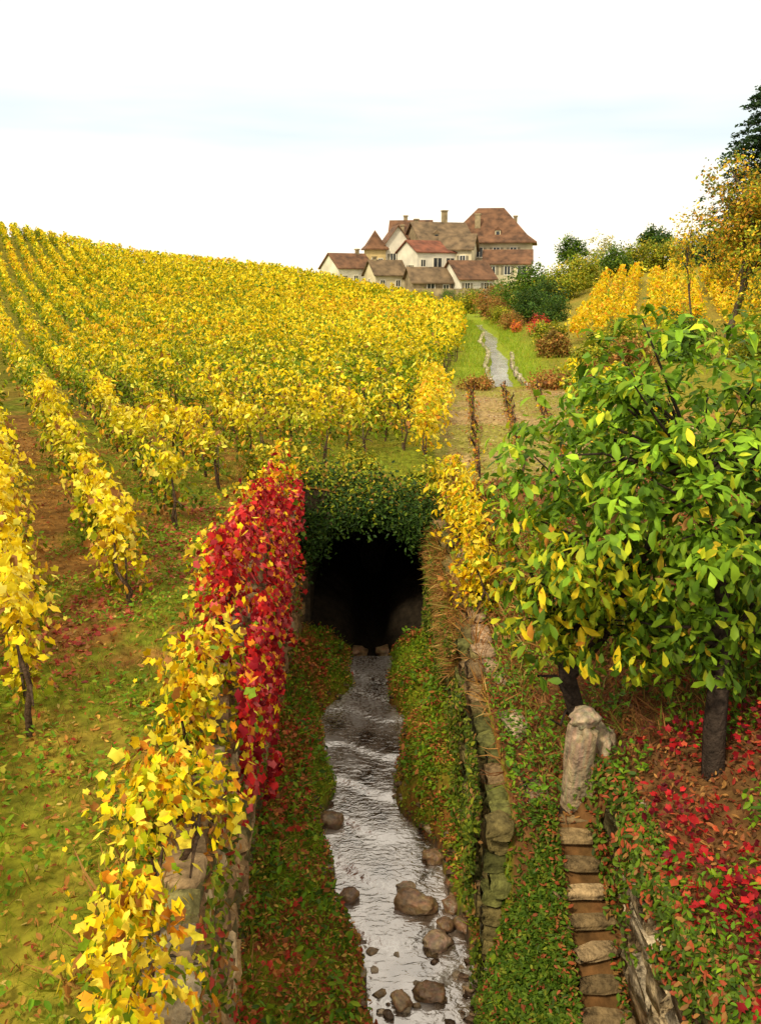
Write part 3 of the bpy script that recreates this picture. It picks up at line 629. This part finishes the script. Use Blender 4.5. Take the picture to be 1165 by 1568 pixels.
leaves('wall_plants',np.stack([x,y,z],-1),R.normal(size=(n,3))*.5+np.array([1,-.5,.6]),R.uniform(.04,.085,n),pick([(.14,.21,.012),(.26,.27,.015),(.42,.19,.05),(.42,.05,.03),(.07,.10,.01)],[3,2.5,2.4,1.4,1.2],n,.3),OVAL)
tb=empty('tunnel_shrub')
nc=360; xx_=R.uniform(-1.9,1.4,nc); topz=3.92-.26*(xx_+1.7)-.10*(xx_+.3)**2; botz=np.maximum(arch(np.clip(xx_,-1.3,1.0))+.0-.35*R.random(nc)**2,2.3-.9*(np.abs(xx_+.15)>1.15))
botz=np.minimum(botz,topz-.3)
zc=botz+(topz-botz)*R.random(nc); yc=15.25+.85*((zc-botz)/(topz-botz))**1.5+R.normal(size=nc)*.08-.12
P=np.repeat(np.stack([xx_,yc,zc],-1),46,0)+R.normal(size=(nc*46,3))*.12; n=len(P)
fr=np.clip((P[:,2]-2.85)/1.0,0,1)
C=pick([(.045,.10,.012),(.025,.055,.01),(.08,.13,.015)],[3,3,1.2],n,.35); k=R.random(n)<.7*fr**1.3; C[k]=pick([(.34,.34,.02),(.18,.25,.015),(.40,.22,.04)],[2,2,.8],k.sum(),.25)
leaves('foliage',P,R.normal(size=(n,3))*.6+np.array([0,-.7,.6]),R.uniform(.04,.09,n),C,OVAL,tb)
for x,y,s_ in((-2.0,15.8,.5),(-1.6,16.6,.45),(-.4,16.9,.4),(.8,16.6,.4)):
    shrub('bush',x,y,s_,G2,[3,2,2],40,50,.08)
shrub('bush',1.6,15.7,.45,BR,[2,1,2],40,50,.07)
blades('meadow_grass',26000,-3,2,15.8,30,.14,[(.34,.33,.02),(.42,.30,.05),(.20,.26,.015)],[2,2,2],lambda x,y:x<np.interp(y,[16,30],[1.0,1.6]),zf=lambda x,y:Hn(x,y)+.02)
n=26000; y=R.uniform(31,78,n); x=cx(y)+R.normal(size=n)*1.5; k=np.abs(x-cx(y))>.5; x=x[k];y=y[k];n=len(x)
leaves('canal_grass',np.stack([x,y,Hn(x,y)-.03],-1),R.normal(size=(n,3)),R.uniform(.12,.35,n),pick([(.27,.38,.015),(.18,.29,.015),(.40,.34,.03)],[2,2,1],n,.3),BLADE,T=R.normal(size=(n,3))*.4+np.array([0,0,1.]))
scatter('field_stones',4000,1.2,8,16.5,30,.06,[(.50,.38,.24),(.34,.2,.1),(.44,.13,.07)],[2,2,.7],OVAL,None,.02,.3)
blades('field_grass',16000,1.2,8,16.5,30,.12,[(.28,.31,.025),(.40,.28,.08)],[1.4,1],lambda x,y:fbm(x*.9,y*.9,99)>.42,.6)
# ---------------------------------------------------------------- village
class B:
    def __init__(s): s.v=[];s.f=[]
    def box(s,x0,x1,y0,y1,z0,z1):
        o=len(s.v); s.v+=[(x,y,z) for z in(z0,z1) for y in(y0,y1) for x in(x0,x1)]
        s.f+=[tuple(o+k for k in q) for q in((0,2,3,1),(4,5,7,6),(0,1,5,4),(2,6,7,3),(0,4,6,2),(1,3,7,5))]
    def add(s,v,f):
        o=len(s.v); s.v+=v; s.f+=[tuple(o+k for k in q) for q in f]
    def make(s,name,mat,parent):
        me=bpy.data.meshes.new(name); me.from_pydata(s.v,[],s.f); me.materials.append(mat); me.update()
        return link(bpy.data.objects.new(name,me),parent)
def house(name,x,y,zb,w,d,ze,rh,kind,rot,wm,rm,wins=(),chims=(),ov=.45,ridge=None,dorm=()):
    root=empty(name); root.location=(x,y,0); root.rotation_euler=(0,0,math.radians(rot))
    a=w/2;b=d/2; W=B(); W.box(-a,a,-b,b,zb-3,ze)
    if kind=='gx':
        W.add([(-a,-b,ze),(-a,b,ze),(-a,0,ze+rh),(a,-b,ze),(a,b,ze),(a,0,ze+rh)],[(0,2,1),(3,4,5)])
    if kind=='gy':
        W.add([(-a,-b,ze),(a,-b,ze),(0,-b,ze+rh),(-a,b,ze),(a,b,ze),(0,b,ze+rh)],[(0,1,2),(3,5,4)])
    W.make('walls',wm,root)
    Rf=B(); t=.18
    if kind in('gx','gy'):
        A,Bb=(a,b) if kind=='gx' else (b,a)
        sl_=rh/Bb; e=Bb+ov; zl=ze-sl_*ov; L=A+ov
        for s_ in(-1,1):
            v=[(-L,s_*e,zl+.02),(L,s_*e,zl+.02),(L,0,ze+rh+.02),(-L,0,ze+rh+.02)]; v+=[(p[0],p[1],p[2]+t) for p in v]
            if kind=='gy': v=[(p[1],p[0],p[2]) for p in v]
            Rf.add(v,[(0,1,2,3),(4,5,6,7),(0,1,5,4),(2,3,7,6),(0,3,7,4),(1,2,6,5)])
    else:
        rl=ridge if ridge is not None else max(0,(a-b)); A=a+ov; E=b+ov
        k=.72; zm=ze+rh*.22
        rings=[(-A,A,-E,E,ze-.1),(-A,A,-E,E,ze+.1),(-(A-(A-rl)*(1-k)),A-(A-rl)*(1-k),-E*k,E*k,zm)]
        v=[];f=[]
        for q in rings: v+=[(q[0],q[2],q[4]),(q[1],q[2],q[4]),(q[1],q[3],q[4]),(q[0],q[3],q[4])]
        for r_ in range(2):
            for k_ in range(4): f.append((r_*4+k_,r_*4+(k_+1)%4,r_*4+4+(k_+1)%4,r_*4+4+k_))
        v+=[(-rl,0,ze+rh),(rl,0,ze+rh)]
        f+=[(8,9,13,12),(10,11,12,13),(9,10,13),(11,8,12),(3,2,1,0)]
        Rf.add(v,f)
    for u,yy,z0 in dorm:
        Rf.add([(u-.55,yy,z0+.9),(u+.55,yy,z0+.9),(u,yy,z0+1.5),(u-.55,yy+2,z0+.9),(u+.55,yy+2,z0+.9),(u,yy+2,z0+1.5)],[(0,2,5,3),(1,4,5,2),(0,1,2)])
    Rf.make('roof',rm,root)
    if dorm:
        Dm=B(); Dg=B()
        for u,yy,z0 in dorm: Dm.box(u-.45,u+.45,yy+.08,yy+2,z0-.4,z0+.9); Dg.box(u-.28,u+.28,yy+.03,yy+.2,z0+.05,z0+.75)
        Dm.make('dormers',wm,root); Dg.make('dormer_windows',M_glass,root)
    if wins:
        Fr=B();Gl=B();Sh=B()
        for q in wins:
            u,z,ww,hh=q[:4]; sh=len(q)>4 and q[4]; side=q[5] if len(q)>5 else 'f'
            def bx(bb,u0,u1,p0,p1,z0,z1):
                if side=='f': bb.box(u0,u1,-b-p1,-b-p0,z0,z1)
                else: bb.box(-a-p1,-a-p0,u0,u1,z0,z1)
            bx(Gl,u-ww/2,u+ww/2,-.05,.03,z,z+hh)
            bx(Fr,u-ww/2-.12,u-ww/2,-.02,.09,z-.12,z+hh+.12); bx(Fr,u+ww/2,u+ww/2+.12,-.02,.09,z-.12,z+hh+.12)
            bx(Fr,u-ww/2,u+ww/2,-.02,.088,z+hh,z+hh+.12); bx(Fr,u-ww/2,u+ww/2,-.02,.12,z-.14,z)
            bx(Fr,u-.04,u+.04,.03,.07,z,z+hh)
            if sh:
                bx(Sh,u-ww/2-.12-ww*.5,u-ww/2-.125,.0,.07,z,z+hh); bx(Sh,u+ww/2+.125,u+ww/2+.12+ww*.5,.0,.07,z,z+hh)
        Gl.make('windows',M_glass,root); Fr.make('window_frames',M_white,root)
        if Sh.v: Sh.make('shutters',M_shut,root)
    if chims:
        Ch=B()
        for u,v_,zt,cw in chims: Ch.box(u-cw/2,u+cw/2,v_-cw/2,v_+cw/2,ze,zt); Ch.box(u-cw/2-.1,u+cw/2+.1,v_-cw/2-.1,v_+cw/2+.1,zt+.002,zt+.2)
        Ch.make('chimneys',M_rubble,root)
    return root
house('manor_house',18.9,160,7,14.4,11,13.2,5.9,'hip',-10,M_plaster,M_tile,
      [(-4.2,10.9,1,1.5,1),(-1.4,10.9,1,1.5,1),(1.4,10.9,1,1.5,1),(4.2,10.9,1,1.5,1),(-4.2,7.6,1,1.5,1),(0,7.6,1,1.5,1),(4.2,7.6,1,1.5,1),(-2,10.6,1,1.6,1,'l'),(2,10.6,1,1.6,1,'l')],[(-2.0,-3,17.8,.9),(4.2,0,17.6,.6)],.8,2.2,[(-3.9,-4.6,14.3),(1.5,-4.6,14.3)])
house('stone_house',9.6,155,6,9,9,12.9,3.4,'gx',18,M_rubble,M_tilegrey,[(-3,10.4,.9,1.4,1),(0,10.4,.9,1.4,1),(3,10.4,.9,1.4,1)],[(1.2,.3,18.2,.8),(-3.5,1,16.8,.6)],dorm=[(-1.5,-3.2,13.6)])
house('stone_house',5.2,158,6,6.5,8,12.6,4.2,'gx',-8,M_plaster,M_tile,[(-2,10.3,.9,1.4,1),(1,10.3,.9,1.4,1)],[(-1,.5,17.6,.6)])
house('farmhouse',7.4,148,5,7.4,6,11.4,1.7,'gx',30,M_white,M_tilered,[(-2.6,6.8,1.1,1.9),(.1,8.7,1.5,1.8),(2.5,8.7,1.5,1.8),(-2.6,9.2,.8,1.0),(0,6.2,1.0,1.5),(-1,8.2,.9,1.2,1,'l')],[],.3)
house('farmhouse',12.6,150,6,5.2,6,12.0,2.2,'gx',-14,M_plaster,M_tilegrey,[(-1.4,9.6,.8,1.3,1),(1.2,9.6,.8,1.3,1),(-1.4,7,.8,1.3,1),(1.2,7,.8,1.3,1)],[])
house('turret_house',-.9,151,5,3.0,3.0,12.0,3.0,'hip',12,M_yellow,M_tile,[(-.5,9.6,.6,.9),(.6,9.6,.6,.9)],[],.45,.02)
house('farmhouse',2.4,153,5,4.2,5,12.8,2.8,'gy',10,M_white,M_tile,[(-.8,10,.8,1.3,1),(.9,10,.8,1.3,1),(0,7.4,.8,1.3)],[(1.2,0,15.8,.5)])
house('white_cottage',-5.4,147,4.4,6.4,5.5,9.0,2.1,'gx',34,M_white,M_tile,[(-2,6.8,.7,1),(0,6.8,.7,1),(2,6.8,.7,1),(0,7.2,.8,1.1,0,'l')],[(2,0,11.8,.5)],.3)
house('cottage',.7,143.5,4.2,5.2,4.5,8.0,2.0,'gx',24,M_plaster,M_tilegrey,[(-1.4,6.2,.7,.9),(1.2,6.2,.7,.9),(0,6.4,.6,.9,0,'l')],[(-1.8,0,10.5,.45)],.35)
house('barn',7.2,141,4.2,6.0,5,6.9,2.0,'gx',14,M_rubble,M_tilegrey,[(-.2,5.0,1.1,1.6),(2.2,5.3,.8,1.1)],[],.4)
house('farmhouse',13.4,142,4.2,6.2,6,7.4,2.5,'gx',26,M_white,M_tile,[(-1.8,5.6,.8,1.1,1),(1.6,5.6,.8,1.1,1),(0,5.6,.8,1.1,0,'l')],[],.4)
house('farmhouse',20.8,151,6,7.4,6,9.8,2.0,'gx',-8,M_plaster,M_tile,[(-2.4,8.0,.9,1.3,1),(0,8.0,.9,1.3,1),(2.3,7.2,1.3,2.1)],[],.4)
g=B(); g.box(-5,18,137.4,138,2,5.9); g.make('village_wall',M_rubble,None)
# ---------------------------------------------------------------- sky, sun, camera
w=bpy.data.worlds.new('World'); sc.world=w; w.use_nodes=True; nt=w.node_tree; nt.nodes.clear(); L=nt.links.new
out=N(nt,'ShaderNodeOutputWorld'); bg=N(nt,'ShaderNodeBackground'); bg.inputs['Strength'].default_value=.15; L(bg.outputs[0],out.inputs[0])
sky=N(nt,'ShaderNodeTexSky',sky_type='NISHITA'); sky.sun_disc=False
el=math.radians(48); az=math.radians(215)
sky.sun_elevation=el; sky.sun_rotation=az
tc=N(nt,'ShaderNodeTexCoord'); mp=N(nt,'ShaderNodeMapping'); mp.inputs['Scale'].default_value=(1.6,1.6,12); L(tc.outputs['Generated'],mp.inputs[0])
no=N(nt,'ShaderNodeTexNoise'); no.inputs['Scale'].default_value=1.3; no.inputs['Detail'].default_value=4; L(mp.outputs[0],no.inputs['Vector'])
sx=N(nt,'ShaderNodeSeparateXYZ'); L(tc.outputs['Generated'],sx.inputs[0])
rz=N(nt,'ShaderNodeValToRGB'); L(sx.outputs['Z'],rz.inputs[0]); e=rz.color_ramp.elements
e[0].position=.06; e[0].color=(0,0,0,1); e[1].position=.34; e[1].color=(0,0,0,1)
k=rz.color_ramp.elements.new(.145); k.color=(1,1,1,1); k=rz.color_ramp.elements.new(.19); k.color=(.8,.8,.8,1)
mr=N(nt,'ShaderNodeMapRange'); mr.inputs['From Min'].default_value=.25; mr.inputs['From Max'].default_value=.62; mr.inputs['To Min'].default_value=.45; mr.inputs['To Max'].default_value=1.0
L(no.outputs['Fac'],mr.inputs['Value'])
mu=N(nt,'ShaderNodeMath',operation='MULTIPLY'); L(rz.outputs[0],mu.inputs[0]); L(mr.outputs[0],mu.inputs[1])
thin=N(nt,'ShaderNodeMix',data_type='RGBA'); thin.inputs[0].default_value=.92; L(sky.outputs[0],thin.inputs[6]); thin.inputs[7].default_value=(5.7,6.5,6.75,1)
mx=N(nt,'ShaderNodeMix',data_type='RGBA'); L(mu.outputs[0],mx.inputs[0]); mx.inputs[6].default_value=(9.4,8.6,7.1,1); L(thin.outputs[2],mx.inputs[7])
L(mx.outputs[2],bg.inputs[0])
sd=bpy.data.lights.new('sun','SUN'); sd.energy=3.3; sd.angle=math.radians(7); sd.color=(1,.88,.64)
so=link(bpy.data.objects.new('sun',sd))
dv=Vector((math.sin(az)*math.cos(el),math.cos(az)*math.cos(el),math.sin(el)))
so.rotation_euler=dv.to_track_quat('Z','Y').to_euler()
cd=bpy.data.cameras.new('camera'); cd.sensor_fit='VERTICAL'; cd.sensor_height=24; cd.lens=12/math.tan(math.radians(30)); cd.clip_end=4000; cd.clip_start=.1
co=link(bpy.data.objects.new('camera',cd)); co.location=(0,0,7); co.rotation_euler=(math.radians(90-14.6),0,0); sc.camera=co
sc.view_settings.view_transform='Standard'; sc.view_settings.look='None'; sc.view_settings.exposure=0
